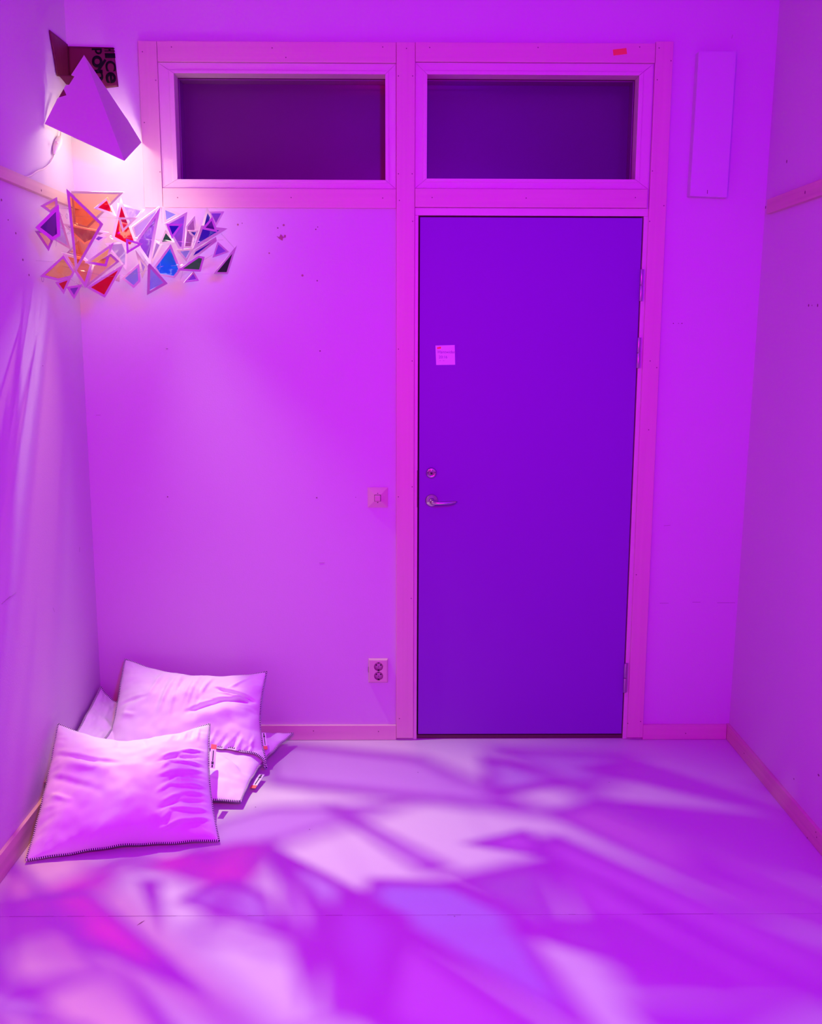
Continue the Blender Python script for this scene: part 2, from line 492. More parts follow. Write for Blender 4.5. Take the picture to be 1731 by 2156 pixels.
# ------------------------------------------------------------------ windows
def window(name, X0, X1, Z0, Z1, gx0, gx1, gz0, gz1, pane):
    w = thing(name, ((X0 + X1) / 2, YB, Z0), kind='structure')
    # outer frame with mitred corners: four boards, each with a shallow moulding groove
    y0 = YB - 0.008
    O = [(X0, Z0), (X1, Z0), (X1, Z1), (X0, Z1)]
    I = [(gx0, gz0), (gx1, gz0), (gx1, gz1), (gx0, gz1)]
    Mi = [(a[0] + (b[0] - a[0]) * .66, a[1] + (b[1] - a[1]) * .66) for a, b in zip(O, I)]
    Mj = [(a[0] + (b[0] - a[0]) * .72, a[1] + (b[1] - a[1]) * .72) for a, b in zip(O, I)]
    for i in range(4):
        j = (i + 1) % 4
        loops = []
        g = 0.0006
        for P, y in ((O, y0), (Mi, y0), (Mi, y0 - .002), (Mj, y0 - .003), (I, y0 - .003), (I, y0 + .066), (O, y0 + .066)):
            loops.append((Vector((P[i][0], y, P[i][1])), Vector((P[j][0], y, P[j][1]))))
        bm = bmesh.new()
        d = (loops[0][1] - loops[0][0]).normalized() * g
        vs = [(bm.verts.new(a + d), bm.verts.new(b - d)) for a, b in loops]
        n = len(vs)
        for q in range(n):
            r_ = (q + 1) % n
            bm.faces.new((vs[q][0], vs[q][1], vs[r_][1], vs[r_][0]))
        bm.faces.new([v[0] for v in vs]); bm.faces.new([v[1] for v in vs][::-1])
        link('window_frame', from_bm(bm), M['sash'], w)
    # a dark groove, then the deeper casement that holds the pane
    ya, yb = y0 + .092, y0 + .155
    box('rebate', gx0 - .022, gx1 + .022, y0 + .0665, ya - .0005, gz1 + .004, gz1 + .020, M['dark'], w)
    box('rebate', gx0 - .022, gx0 - .004, y0 + .0665, ya - .0005, gz0 - .02, gz1 + .0035, M['dark'], w)
    box('rebate', gx1 + .004, gx1 + .022, y0 + .0665, ya - .0005, gz0 - .02, gz1 + .0035, M['dark'], w)
    for a0, a1, c0, c1 in ((gx0 - .022, gx0 + .001, gz0 - .02, gz1 + .02), (gx1 - .001, gx1 + .022, gz0 - .02, gz1 + .02),
                           (gx0 + .0015, gx1 - .0015, gz0 - .02, gz0 + .001), (gx0 + .0015, gx1 - .0015, gz1 - .001, gz1 + .02)):
        bm = bmesh.new(); add_box(bm, a0, a1, ya, yb, c0, c1, 0.002)
        link('sash_bar', from_bm(bm), M['sash_dark'], w)
    sx0, sx1, sz0, sz1, ys = gx0 - .02, gx1 + .02, gz0 - .018, gz1 + .018, yb - .017
    # the pane fills the sash
    nx, nz = 24, 12
    vs, fs = [], []
    for iz in range(nz + 1):
        for ix in range(nx + 1):
            vs.append((sx0 + .018 + (sx1 - sx0 - .036) * ix / nx, ys + .018, sz0 + .018 + (sz1 - sz0 - .036) * iz / nz))
    for iz in range(nz):
        for ix in range(nx):
            a = iz * (nx + 1) + ix; fs.append((a, a + 1, a + nx + 2, a + nx + 1))
    n0 = len(vs); vs += [(x, y + .004, z) for x, y, z in vs[:]]
    fs += [tuple(v + n0 for v in reversed(f)) for f in fs[:]]
    link('pane', mesh(vs, fs), pane, w)
    return w


window('window_1', k(-.921), k(-.018), kz(2.2545), kz(2.7115), k(-.862), k(-.058), kz(2.2865), kz(2.673), M['pane_a'])
window('window_2', k(.057), k(.965), kz(2.257), kz(2.7165), k(.102), k(.912), kz(2.293), kz(2.674), M['pane_b'])

# ------------------------------------------------------------------ door
d1 = thing('door_1', (0.51, YB, 0), kind='structure')
yj = YB - .006
box('door_frame', k(.0565), k(.0705), yj, YB + .10, 0.001, kz(2.156) - .0003, M['sash'], d1, .001)
box('door_frame', .950, .9665, yj, YB + .10, 0.001, kz(2.156) - .0003, M['sash'], d1, .001)
box('door_frame', k(.0565) + .0005, .966, yj, YB + .10, kz(2.156), kz(2.184), M['sash'], d1, .001)
yl = YB - .001
leaf = box('door_leaf', .0765, .9455, yl, YB + .042, .022, 2.148, M['door'], d1, .0015)
box('threshold', .071, .950, YB + .004, YB + .10, 0.001, .016, M['threshold'], d1, .001)
box('door_gap', .0705, .950, YB + .045, YB + .06, .016, 2.156, M['black'], d1)
# hinges: two barrels and two leaves each
for (px0, py0, px1, py1) in ((1352, 567, 1345, 634), (1345, 711, 1339, 775), (1317.5, 1397, 1314.5, 1458)):
    yh = YB - .012
    a = at_y(px0, py0, yh); b = at_y(px1, py1, yh)
    h = box('hinge_plate', .9475, .961, YB - .0085, YB - .001, b.z - .001, a.z + .001, M['hinge'], d1, .0005)
    zc = (a.z + b.z) / 2; x = .9485
    for z0, z1 in ((b.z, zc - .0012), (zc + .0012, a.z)):
        q = lathe('hinge_barrel', [(0, 0), (.0055, 0), (.0062, .0012), (.0062, z1 - z0 - .0012), (.0055, z1 - z0), (0, z1 - z0)],
                  (x, YB - .0125, z0), (0, 0, 1), M['hinge'], h, 20); q.location = (0, 0, 0)
# lever handle
hc = Vector((.1285, yl, 1.030))
hd = lathe('door_handle', [(0, 0), (.0265, 0), (.0265, .0015), (.025, .0045), (.019, .0085), (.013, .0115), (.011, .013), (.011, .040), (0, .041)],
           hc, (0, -1, 0), M['steel'], d1, 40)
lv = [hc + Vector(v) for v in ((0, -.036, -.001), (.004, -.044, -.0015), (.014, -.049, -.003), (.03, -.050, -.0035), (.05, -.049, -.003),
                              (.075, -.047, -.0015), (.092, -.044, .0005), (.102, -.041, .0015))]
q = tube('lever', lv, [.0085, .0085, .0078, .007, .0068, .0068, .0055, .002], M['steel'], hd, 16); q.location = (0, 0, 0)
# cylinder lock
lc = Vector((.1265, yl, 1.144))
lk = lathe('lock_cylinder', [(0, .002), (.0085, .002), (.0095, .010), (.017, .011), (.019, .0095), (.0225, .004), (.0225, 0)], lc, (0, -1, 0), M['steel'], d1, 32)
q = lathe('lock_core', [(0, .0115), (.0082, .0115), (.0086, .008)], lc, (0, -1, 0), M['hinge'], lk, 20); q.location = (0, 0, 0)
bm = bmesh.new()
add_box(bm, lc.x - .0032, lc.x + .0032, lc.y - .0125, lc.y - .0112, lc.z - .0052, lc.z + .0042)
add_box(bm, lc.x - .006, lc.x + .0045, lc.y - .0127, lc.y - .0112, lc.z - .0012, lc.z + .0022)
bmesh.ops.rotate(bm, cent=lc, matrix=Matrix.Rotation(math.radians(35), 3, 'Y'), verts=bm.verts[:])
q = link('key_slot', from_bm(bm), M['black'], lk); q.location = (0, 0, 0)
for dx, dz in ((-.0055, .0125), (.0055, .0125), (.0145, .003), (-.0145, .002)):
    q = lathe('screw_hole', [(0, .0006), (.0021, .0006), (.0021, 0)], lc + Vector((dx, -.0112, dz)), (0, -1, 0), M['black'], lk, 10); q.location = (0, 0, 0)
# strike plate in the frame beside the latch
box('strike_plate', .0685, .0712, yj - .0012, yj + .02, 1.003, 1.155, M['threshold'], d1)

# paper note on the door
nt_ = thing('paper_note', at_y(937, 748, yl), 'small square white paper note with handwriting stuck to the purple door', 'note')
np_ = [at_y(x, y, yl - .0018) for x, y in ((917, 727.5), (957.5, 726.5), (958.5, 768), (918.5, 768.5))]
slab('paper_sheet', np_, (0, .0014, 0), M['paper'], nt_)
tp = [at_y(x, y, yl - .0026) for x, y in ((920, 731.5), (928.5, 729.8), (929, 733.8), (920.8, 735))]
slab('tape_scrap', tp, (0, .0006, 0), M['tape'], nt_)
for body, px, py, sz in (('Hantwiden', 921.5, 744, .0165), ('20:16', 924, 754.5, .0155), ('~  ~', 925, 761, .012)):
    p = at_y(px, py, yl - .0022)
    text_mesh('handwriting', body, sz, M['ink'], nt_, Matrix.Translation(p) @ Matrix.Rotation(math.radians(90), 4, 'X'), .0002)
tp = [at_y(x, y, CY0 - .0012) for x, y in ((1290.5, 104.5), (1319, 101), (1320.5, 113.5), (1292, 117))]
o = slab('tape_strip', tp, (0, .0011, 0), M['tape'])
tag(o, 'small strip of orange tape stuck on the pink board above the right window', 'tape')

# ------------------------------------------------------------------ switch and socket
sw = thing('light_switch', (-.0915, YB, 1.0425), 'square cream light switch with a small rocker on the wall beside the door frame', 'switch')


def frustum(name, x0, x1, z0, z1, dep, ix0, ix1, iz0, iz1, m, parent, lip=.003):
    bm = bmesh.new()
    R = []
    for (a0, a1, c0, c1, y) in ((x0, x1, z0, z1, YB), (x0, x1, z0, z1, YB - lip), (ix0, ix1, iz0, iz1, YB - dep)):
        R.append([bm.verts.new(v) for v in ((a0, y, c0), (a1, y, c0), (a1, y, c1), (a0, y, c1))])
    for a, b in zip(R, R[1:]):
        for i in range(4): bm.faces.new((a[i], a[(i + 1) % 4], b[(i + 1) % 4], b[i]))
    bm.faces.new(R[-1]); bm.faces.new(R[0][::-1])
    es = [e for e in bm.edges]
    bmesh.ops.bevel(bm, geom=es, offset=.0008, segments=2, affect='EDGES')
    return link(name, from_bm(bm), m, parent)


frustum('cover_plate', -.1325, -.0505, 1.001, 1.084, .016, -.1065, -.0765, 1.028, 1.058, M['plastic'], sw)
box('rocker_gap', -.1048, -.0788, YB - .0168, YB - .0150, 1.0290, 1.0558, M['dark'], sw)
box('rocker', -.1035, -.0805, YB - .0235, YB - .0163, 1.0305, 1.0545, M['plastic'], sw, .002)
for z in (1.0605, 1.0245):
    lathe('screw_hole', [(0, .001), (.0024, .001), (.0024, -.002)], (-.0915, YB - .0138, z), (0, -1, 0), M['black'], sw, 12)

so = thing('power_socket', (-.092, YB, .3065), 'cream double wall socket low on the wall beside the door frame', 'socket')
plate = frustum('cover_plate', -.1325, -.0510, .2545, .3585, .014, -.1285, -.0550, .2590, .3540, M['plastic'], so, .006)
WELLS = [Vector((-.0905, YB - .014, z)) for z in (.3255, .2850)]
cut = bmesh.new()
for c in WELLS:
    r_ = bmesh.ops.create_cone(cut, cap_ends=True, segments=40, radius1=.0192, radius2=.0192, depth=.022,
                               matrix=Matrix.Translation(c) @ Matrix.Rotation(math.radians(90), 4, 'X'))
cutter = link('cutter', from_bm(cut))
plate_loc = plate.location.copy(); plate.parent = None; plate.location = (0, 0, 0)
md = plate.modifiers.new('wells', 'BOOLEAN'); md.operation = 'DIFFERENCE'; md.object = cutter; md.solver = 'EXACT'
dg = bpy.context.evaluated_depsgraph_get(); dg.update()
me_ = bpy.data.meshes.new_from_object(plate.evaluated_get(dg)); plate.modifiers.clear()
plate.data = me_; plate.parent = so; plate.location = plate_loc
bpy.data.objects.remove(cutter)
for c in WELLS:
    f0 = c + Vector((0, .0108, 0))
    w_ = lathe('socket_well', [(0, .0012), (.0188, .0012), (.0190, .0)], f0, (0, -1, 0), M['plastic_dark'], so, 32)
    for dx, dz, r in ((-.0095, .005, .003), (.0095, .005, .003), (0, -.003, .0016)):
        q = lathe('pin_hole', [(0, .0016), (r, .0016), (r, .0002)], f0 + Vector((dx, -.0004, dz)), (0, -1, 0), M['black'], w_, 12); q.location = (0, 0, 0)
    for dz in (-.0172, .0168):
        bm = bmesh.new(); add_box(bm, c.x - .0038, c.x + .0038, c.y + .0010, c.y + .0090, c.z + dz - .0018, c.z + dz + .0018, .0006)
        q = link('earth_clip', from_bm(bm), M['dark'], w_); q.location = (0, 0, 0)
box('plate_notch', -.1336, -.1310, YB - .0062, YB - .0002, .298, .322, M['dark'], so)

# white lacquered box panel high on the wall, right of the door
yp = YB - .045
pp = [at_y(x, y, yp) for x, y in ((1472, 106.5), (1551.5, 107.5), (1531.5, 415.5), (1453, 412.5))]
wp = thing('wall_panel', (1.2, YB, 2.5), 'tall narrow white box panel hung high on the wall right of the door', 'panel')
bm = bmesh.new()
f_ = [bm.verts.new(p) for p in pp]; b_ = [bm.verts.new(Vector((p.x, YB - .0005, p.z))) for p in pp]
bm.faces.new(f_); bm.faces.new(b_[::-1])
for i in range(4): bm.faces.new((f_[i], b_[i], b_[(i + 1) % 4], f_[(i + 1) % 4]))
bmesh.ops.bevel(bm, geom=bm.edges[:], offset=.002, segments=2, affect='EDGES')
link('panel_body', from_bm(bm), M['panel'], wp)
a, b = at_y(1490, 400, yp - .0008), at_y(1489.5, 408, yp - .0008)
slab('panel_slot', [a + Vector((-.0012, 0, 0)), b + Vector((-.0012, 0, 0)), b + Vector((.0012, 0, 0)), a + Vector((.0012, 0, 0))], (0, .0012, 0), M['nail'], wp)

# ------------------------------------------------------------------ dark red printed bag in the corner
bag = thing('red_bag', (XL, YB, 2.6), 'dark red bag with black lettering pinned in the corner above the pyramid lamp', 'bag')


def sheet(name, P, off, mt, parent, n=14, wob=0.004, nrm=(0, -1, 0), seed=0.0, thick=.0015):
    # P = four corners; a slightly crumpled sheet with real thickness
    nrm = Vector(nrm); vs = []; fs = []
    for side in (0, 1):
        for i in range(n + 1):
            for j in range(n + 1):
                u, v = i / n, j / n
                p = (P[0] * (1 - u) + P[1] * u) * (1 - v) + (P[3] * (1 - u) + P[2] * u) * v
                w = (noise.noise(p * 9 + Vector((seed, 0, 0))) + .6) * wob
                vs.append(p + nrm * (off + max(w, 0) + (thick if side == 0 else 0)))
    m1 = (n + 1) ** 2
    for i in range(n):
        for j in range(n):
            a = i * (n + 1) + j
            fs.append((a, a + n + 1, a + n + 2, a + 1)); fs.append((a + m1, a + 1 + m1, a + n + 2 + m1, a + n + 1 + m1))
    rim = [j for j in range(n)] + [i * (n + 1) + n for i in range(n)] + [n * (n + 1) + n - j for j in range(n)] + [(n - i) * (n + 1) for i in range(n)]
    for q in range(len(rim)):
        a, b = rim[q], rim[(q + 1) % len(rim)]
        fs.append((a, b, b + m1, a + m1))
    me = mesh(vs, fs)
    bm = bmesh.new(); bm.from_mesh(me); me = from_bm(bm)
    return link(name, me, mt, parent, True)


xl = XL
P = [at_x(101, 63, xl), at_x(143, 96, xl + .002), at_x(143, 165, xl + .002), at_x(117, 160, xl)]
P[1].y = min(P[1].y, YB - .003); P[2].y = min(P[2].y, YB - .003)
sheet('side_flap', P, .002, M['bag'], bag, nrm=(1, 0, 0), seed=3)
P = [Vector((XL + .003, YB, at_y(143, 98, YB).z)), at_y(240, 100.5, YB), at_y(250, 183, YB), at_y(168, 196, YB)]
P[3].x = XL + .003
sheet('back_flap', P, .002, M['bag'], bag, nrm=(0, -1, 0), seed=7, wob=.0012)
# loose tail of the bag curling forward under the flap
P = [at_y(121, 158, 3.86), at_y(158, 160, 3.85), at_y(146, 180, 3.85), at_y(140, 178, 3.86)]
P = [Vector((max(p.x, XL + .01), p.y, p.z)) for p in P]
sheet('bag_tail', P, 0, M['bag'], bag, nrm=(0, -1, 0), seed=5, wob=.006, n=8)
# lettering, turned a quarter clockwise so it reads downwards
def letter(ch, x0, y0, x1, y1, lean=0.0):
    cu = bpy.data.curves.new('lettering', 'FONT'); cu.body = ch; cu.size = 1; cu.extrude = 0; cu.offset = .022
    t = bpy.data.objects.new('lettering_src', cu); COL.objects.link(t)
    dg = bpy.context.evaluated_depsgraph_get(); dg.update()
    me = bpy.data.meshes.new_from_object(t.evaluated_get(dg)); bpy.data.objects.remove(t)
    xs = [v.co.x for v in me.vertices]; ys_ = [v.co.y for v in me.vertices]
    ax, bx, ay, by = min(xs), max(xs), min(ys_), max(ys_)
    for v in me.vertices:
        rd, up = (v.co.x - ax) / (bx - ax), (v.co.y - ay) / (by - ay)     # reading direction runs down the bag
        q = at_y(x0 + (x1 - x0) * up + lean * rd, y0 + (y1 - y0) * rd, YB - .0066)
        v.co = q
    bm = bmesh.new(); bm.from_mesh(me)
    r_ = bmesh.ops.extrude_face_region(bm, geom=bm.faces[:])
    bmesh.ops.translate(bm, verts=[g for g in r_['geom'] if isinstance(g, bmesh.types.BMVert)], vec=(0, .0014, 0))
    me = from_bm(bm); me.materials.clear()
    return link('lettering', me, M['bag_ink'], bag)


letter('H', 219, 101.5, 241, 108, 1); letter('I', 220.5, 112, 242, 122, 1); letter('C', 221, 128, 243, 150, 2); letter('e', 221.5, 152, 243, 175, 2)
letter('p', 193, 101.5, 214, 114, 1); letter('o', 193, 117, 215, 142, 1); letter('n', 199, 147, 216, 170, 2)
slab('lettering', [at_y(x, y, YB - .0067) for x, y in ((203, 149), (220, 124), (224, 127), (207, 153))], (0, .0014, 0), M['bag_ink'], bag)

# ------------------------------------------------------------------ pyramid lamp in the corner
lamp = thing('pyramid_lamp', (XL, YB, 2.4), 'white card pyramid lamp shade glowing from below in the upper corner', 'lamp')
apex = at_y(177, 116, 3.845)
L_ = at_x(94, 260.5, XL + .002)
F_ = at_y(262, 338.5, 3.70)
R_ = at_y(298, 300, YB - .020)


def card(name, pts, th=.0022, parent=lamp):
    n = (pts[1] - pts[0]).cross(pts[2] - pts[0]).normalized()
    c = Vector((XL, YB, 2.5))
    if (c - pts[0]).dot(n) < 0: n = -n
    return slab(name, pts, n * th, M['shade_paper'], parent)


def on_plane(px, py, A, B, C):
    n = (B - A).cross(C - A); r = ray(px, py); o = Vector((0, 0, EYE))
    t = (A - o).dot(n) / r.dot(n); return o + r * t


fp = [(177, 116), (150, 157.5), (157, 160.5), (146, 178), (138, 180), (134, 187), (140, 200.5), (123, 205.5), (118, 214), (94, 260.5), (262, 338.5)]
card('front_face', [on_plane(x, y, apex, L_, F_) for x, y in fp])
card('side_face', [apex, on_plane(262, 338.5, apex, L_, F_), R_, on_plane(268, 251, apex, F_, R_), on_plane(262, 243, apex, F_, R_)])
# narrow back face seen at the left edge, with its torn top and two cut tabs
B1 = Vector((XL + .006, 3.80, at_x(94, 260, XL).z + .04))
slab('rear_face', [L_ + Vector((0, .002, 0)), at_y(121, 207, 3.80), at_y(124, 206, 3.80), at_y(112, 230, 3.745)], (0, .0016, 0), M['shade_paper'], lamp)
slab('tab', [at_y(134, 187, 3.775), at_y(140.5, 200.5, 3.775), at_y(123, 206, 3.775)], (0, .002, 0), M['bag'], lamp)
slab('tab', [at_x(94, 260.5, XL + .004), at_x(103, 272, XL + .012), at_x(99, 267, XL + .02)], (0, .002, 0), M['shade_paper'], lamp)
# socket, bulb
lathe('bulb_holder', [(0, .075), (.008, .075), (.014, .062), (.015, .018), (.0, .018)], BULB, BULB_AXIS, M['plastic'], lamp, 24)
lathe('bulb', [(0, -.024), (.009, -.022), (.015, -.015), (.017, -.006), (.016, .004), (.013, .014), (.010, .020), (0, .020)], BULB, BULB_AXIS, M['bulb'], lamp, 24)
# bracket holding the lamp to the bag side of the corner
tube('hanging_wire', [BULB + BULB_AXIS * .072, apex - Vector((0, -.01, .02)), Vector((XL + .04, YB - .016, apex.z - .01))], .0015, M['cord'], lamp, 6)
# cord and inline switch lying against the left wall
cp = [(150, 220, .03), (135, 250, .02), (130, 275, .012), (127, 290, .008)]
pts = [BULB + BULB_AXIS * .072, at_x(140, 235, XL + .05)] + [at_x(x, y, XL + d) for x, y, d in ((131, 262, .02), (128.5, 280, .012), (126.5, 291, .010))]
tube('cord', pts, .0028, M['cord'], lamp, 8)
pts = [at_x(x, y, XL + .006) for x, y in ((115, 322), (112, 332), (106, 343), (98, 351), (90, 356), (82, 358), (75, 362), (66, 369), (58, 372), (48, 371))]
tube('cord', pts, .0028, M['cord'], lamp, 8)
a, b = at_x(127, 287, XL + .012), at_x(114, 324, XL + .012)
n = 12
prof = [a.lerp(b, i / n) for i in range(n + 1)]
rad = [.003, .007, .0105, .0125, .0138, .0142, .0142, .0138, .0125, .011, .009, .006, .003]
q = tube('cord_switch', prof, rad, M['cord'], lamp, 14)
bt = at_x(121, 300, XL + .027)
q2 = lathe('switch_button', [(0, .002), (.004, .002), (.006, 0), (.006, -.008)], bt, (1, 0, 0), M['plastic'], q, 14); q2.location = (0, 0, 0)

# ------------------------------------------------------------------ hanging mobile of framed gels
mob = thing('stained_film_mobile', at_y(260, 500, 3.7), 'mobile of many small card frames with coloured film hanging below the pyramid lamp', 'mobile')
FILM = {
    'peach': (0.98, 0.62, 0.34), 'orange': (0.98, 0.40, 0.15), 'amber': (0.97, 0.62, 0.22), 'red': (0.80, 0.004, 0.01),
    'darkviolet': (0.14, 0.02, 0.36), 'violet': (0.34, 0.10, 0.68), 'lavender': (0.56, 0.42, 0.86), 'mauve': (0.44, 0.18, 0.42),
    'paleblue': (0.36, 0.42, 0.88), 'azure': (0.01, 0.25, 0.90), 'blue': (0.03, 0.06, 0.60), 'navy': (0.03, 0.01, 0.42),
    'green': (0.005, 0.12, 0.035), 'blackgreen': (0.008, 0.03, 0.02), 'clear': (0.90, 0.86, 0.95),
}
FM = {kk: mat_film(kk + '_film', v, 0.05 if kk not in ('clear',) else .10) for kk, v in FILM.items()}
A_ = lambda x, y: (50 + x / 6.924, 380 + y / 6.922)
B_ = lambda x, y: (230 + x / 6.182, 380 + y / 6.182)
# (film, crop, outline, depth, tilt in depth per metre across, per metre up, frame width px)
PIECES = [
    ('peach', 'A', ((240, 370), (487, 240), (497, 385), (390, 475)), 3.497, -0.201, -0.716, 5.5),
    ('darkviolet', 'A', ((165, 688), (512, 345), (535, 803), (420, 878)), 3.360, 0.108, -0.178, 7.5),
    ('peach', 'A', ((160, 735), (300, 728), (435, 865), (362, 1032)), 3.474, -0.462, 0.583, 5.5),
    ('lavender', 'A', ((480, 640), (525, 450), (692, 1012), (445, 868)), 3.595, -0.280, 0.061, 4.5),
    ('peach', 'A', ((690, 155), (1462, 170), (930, 705), (728, 640)), 3.826, -0.800, -0.628, 5.0),
    ('orange', 'A', ((620, 118), (1160, 635), (755, 1345)), 3.392, 0.185, -1.229, 6.0),
    ('red', 'A', ((1018, 405), (1225, 240), (1352, 522)), 3.734, 0.800, 0.017, 5.0),
    ('mauve', 'A', ((560, 620), (1245, 757), (885, 935), (720, 785)), 3.635, 0.446, -0.544, 4.0),
    ('violet', 'A', ((1010, 860), (1080, 790), (1222, 820), (1095, 900)), 3.599, 0.578, -0.196, 3.5),
    ('amber', 'A', ((240, 1397), (580, 1088), (745, 1330), (705, 1412), (505, 1462)), 3.496, 0.460, -1.066, 5.0),
    ('orange', 'A', ((552, 1048), (895, 1128), (1005, 1225), (900, 1570)), 3.549, -0.114, -0.494, 6.0),
    ('red', 'A', ((458, 1485), (702, 1398), (585, 1657)), 3.483, -0.095, -0.990, 5.0),
    ('violet', 'A', ((618, 1550), (857, 1513), (735, 1732)), 3.373, -0.179, -0.876, 5.0),
    ('amber', 'A', ((883, 1202), (1312, 903), (1205, 1257)), 3.513, -0.322, 0.032, 5.5),
    ('peach', 'A', ((1000, 1225), (1270, 1065), (1395, 1180), (905, 1565)), 3.554, -0.279, -1.519, 5.0),
    ('peach', 'A', ((620, 1060), (800, 870), (900, 1130)), 3.599, -0.800, -0.388, 4.0),
    ('red', 'A', ((915, 1560), (1470, 1208), (1185, 1708)), 3.576, -0.190, -0.377, 5.0),
    ('mauve', 'A', ((1330, 1460), (1400, 1365), (1398, 1478)), 3.614, -0.784, -1.600, 3.5),
    ('lavender', 'A', ((1180, 915), (1450, 890), (1515, 1050), (1495, 1312)), 3.718, 0.613, 0.236, 4.5),
    ('red', 'A', ((1415, 238), (1645, 880), (1560, 985), (1283, 842)), 3.725, 0.265, 0.123, 6.0),
    ('clear', 'A', ((1375, 538), (1663, 540), (1440, 755)), 3.674, -0.363, -0.127, 4.5),
    ('clear', 'A', ((1490, 848), (1738, 922), (1500, 1072)), 3.550, 0.668, 0.593, 4.5),
    ('paleblue', 'B', ((158, 1275), (390, 1075), (408, 1310), (320, 1402)), 3.609, 0.060, -0.448, 5.0),
    ('lavender', 'B', ((105, 290), (467, 375), (290, 600), (110, 560)), 3.772, 0.559, -0.200, 5.0),
    ('lavender', 'B', ((292, 600), (650, 335), (600, 560), (345, 780)), 3.828, 0.800, -1.600, 4.0),
    ('violet', 'B', ((342, 785), (667, 340), (530, 1105), (385, 890)), 3.601, 0.776, -0.651, 6.0),
    ('lavender', 'B', ((595, 770), (692, 828), (560, 1095), (535, 1010)), 3.727, -0.411, -0.724, 4.5),
    ('lavender', 'B', ((340, 905), (500, 1120), (430, 1278)), 3.622, -0.620, -1.600, 5.0),
    ('paleblue', 'B', ((502, 1105), (520, 1075), (762, 1340), (492, 1492)), 3.562, -0.321, -1.469, 6.0),
    ('azure', 'B', ((800, 825), (935, 1165), (850, 1272), (650, 1238), (575, 1130)), 3.609, -0.271, -0.792, 5.0),
    ('green', 'B', ((730, 640), (648, 828), (862, 800)), 3.680, 0.791, -1.580, 4.0),
    ('paleblue', 'B', ((695, 338), (935, 440), (720, 562)), 3.836, 0.477, -1.243, 5.0),
    ('violet', 'B', ((715, 562), (1015, 408), (968, 895), (905, 890), (815, 735)), 3.681, 0.792, -0.917, 5.0),
    ('blue', 'B', ((742, 563), (962, 565), (815, 762)), 3.598, 0.708, 0.170, 4.5),
    ('mauve', 'B', ((1000, 590), (1115, 458), (1135, 640), (1080, 880), (960, 885)), 3.718, 0.744, -1.396, 4.0),
    ('blue', 'B', ((1000, 648), (1168, 648), (1118, 758)), 3.703, -0.800, -1.593, 4.0),
    ('navy', 'B', ((1270, 342), (1345, 480), (1290, 640), (1200, 615)), 3.774, 0.006, -1.350, 5.0),
    ('violet', 'B', ((1290, 405), (1497, 403), (1390, 605)), 3.865, 0.752, -0.500, 4.0),
    ('darkviolet', 'B', ((1203, 632), (1342, 472), (1410, 672)), 3.583, 0.788, -0.785, 4.5),
    ('navy', 'B', ((1195, 585), (1540, 625), (1085, 905)), 3.739, 0.624, -1.599, 6.0),
    ('navy', 'B', ((1010, 1065), (1105, 905), (1390, 735), (1400, 790), (1180, 965)), 3.588, -0.604, -1.600, 5.0),
    ('paleblue', 'B', ((873, 900), (1098, 880), (1003, 1060)), 3.809, 0.620, -1.519, 4.5),
    ('green', 'B', ((880, 1170), (1160, 980), (1243, 995), (1190, 1187)), 3.575, 0.121, -1.026, 4.5),
    ('violet', 'B', ((968, 1332), (1098, 1180), (1168, 1305)), 3.687, 0.688, -0.862, 3.5),
    ('violet', 'B', ((1410, 795), (1560, 930), (1345, 1005)), 3.725, 0.720, -1.248, 3.5),
    ('blackgreen', 'B', ((1662, 843), (1545, 1217), (1353, 1217)), 3.790, 0.428, -1.600, 4.0),
]


def inset_poly(P2, w):
    n = len(P2); cx = sum(p[0] for p in P2) / n; cy = sum(p[1] for p in P2) / n
    ar = sum(P2[i][0] * P2[(i + 1) % n][1] - P2[(i + 1) % n][0] * P2[i][1] for i in range(n))
    sg = 1 if ar > 0 else -1
    out = []
    for i in range(n):
        p0, p1, p2 = Vector(P2[i - 1]), Vector(P2[i]), Vector(P2[(i + 1) % n])
        d1 = (p1 - p0).normalized(); d2 = (p2 - p1).normalized()
        n1 = Vector((-d1.y, d1.x)) * sg; n2 = Vector((-d2.y, d2.x)) * sg
        m = n1 + n2
        L = 2 / max(m.length_squared, .12)
        out.append(p1 + m * L * w)
    return out


CENTRES = []
for idx, (film, crop, poly, y0, tx, tz, fw) in enumerate(PIECES):
    g = A_ if crop == 'A' else B_
    P2 = [Vector(g(*p)) for p in poly]
    c2 = sum(P2, Vector((0, 0))) / len(P2)
    c3 = at_y(c2.x, c2.y, y0)
    nrm = Vector((-tx, 1, -tz)).normalized()
    o = Vector((0, 0, EYE))

    def pl(p):
        r = ray(p.x, p.y); t = (c3 - o).dot(nrm) / r.dot(nrm)
        q = o + r * t
        q.x = max(q.x, XL + .006)
        return q
    ins = inset_poly(P2, fw * .94)
    n = len(P2)
    O3 = [pl(p) for p in P2]; I3 = [pl(p) for p in ins]
    th = nrm * .00035
    vs = [p - th for p in O3] + [p - th for p in I3] + [p + th for p in I3] + [p + th for p in O3]
    fs = []
    for i in range(n):
        j = (i + 1) % n
        fs += [(i, j, j + n, i + n), (i + n, j + n, j + 2 * n, i + 2 * n), (i + 2 * n, j + 2 * n, j + 3 * n, i + 3 * n), (i + 3 * n, j + 3 * n, j, i)]
    fr = link('card_frame', mesh(vs, fs), M['frame'], mob)
    vs = [p - nrm * .0003 for p in I3] + [p + nrm * .0003 for p in I3]
    # the film is one closed thin sheet stuck behind the frame opening
    sh = sum((p for p in I3), Vector()) / n
    vs = [sh + (p - sh) * 1.04 + nrm * .0006 for p in I3]
    fl = link('film', mesh(vs, [tuple(range(n))]), FM[film], fr)
    fl.location = (0, 0, 0)
    CENTRES.append((c3, O3))
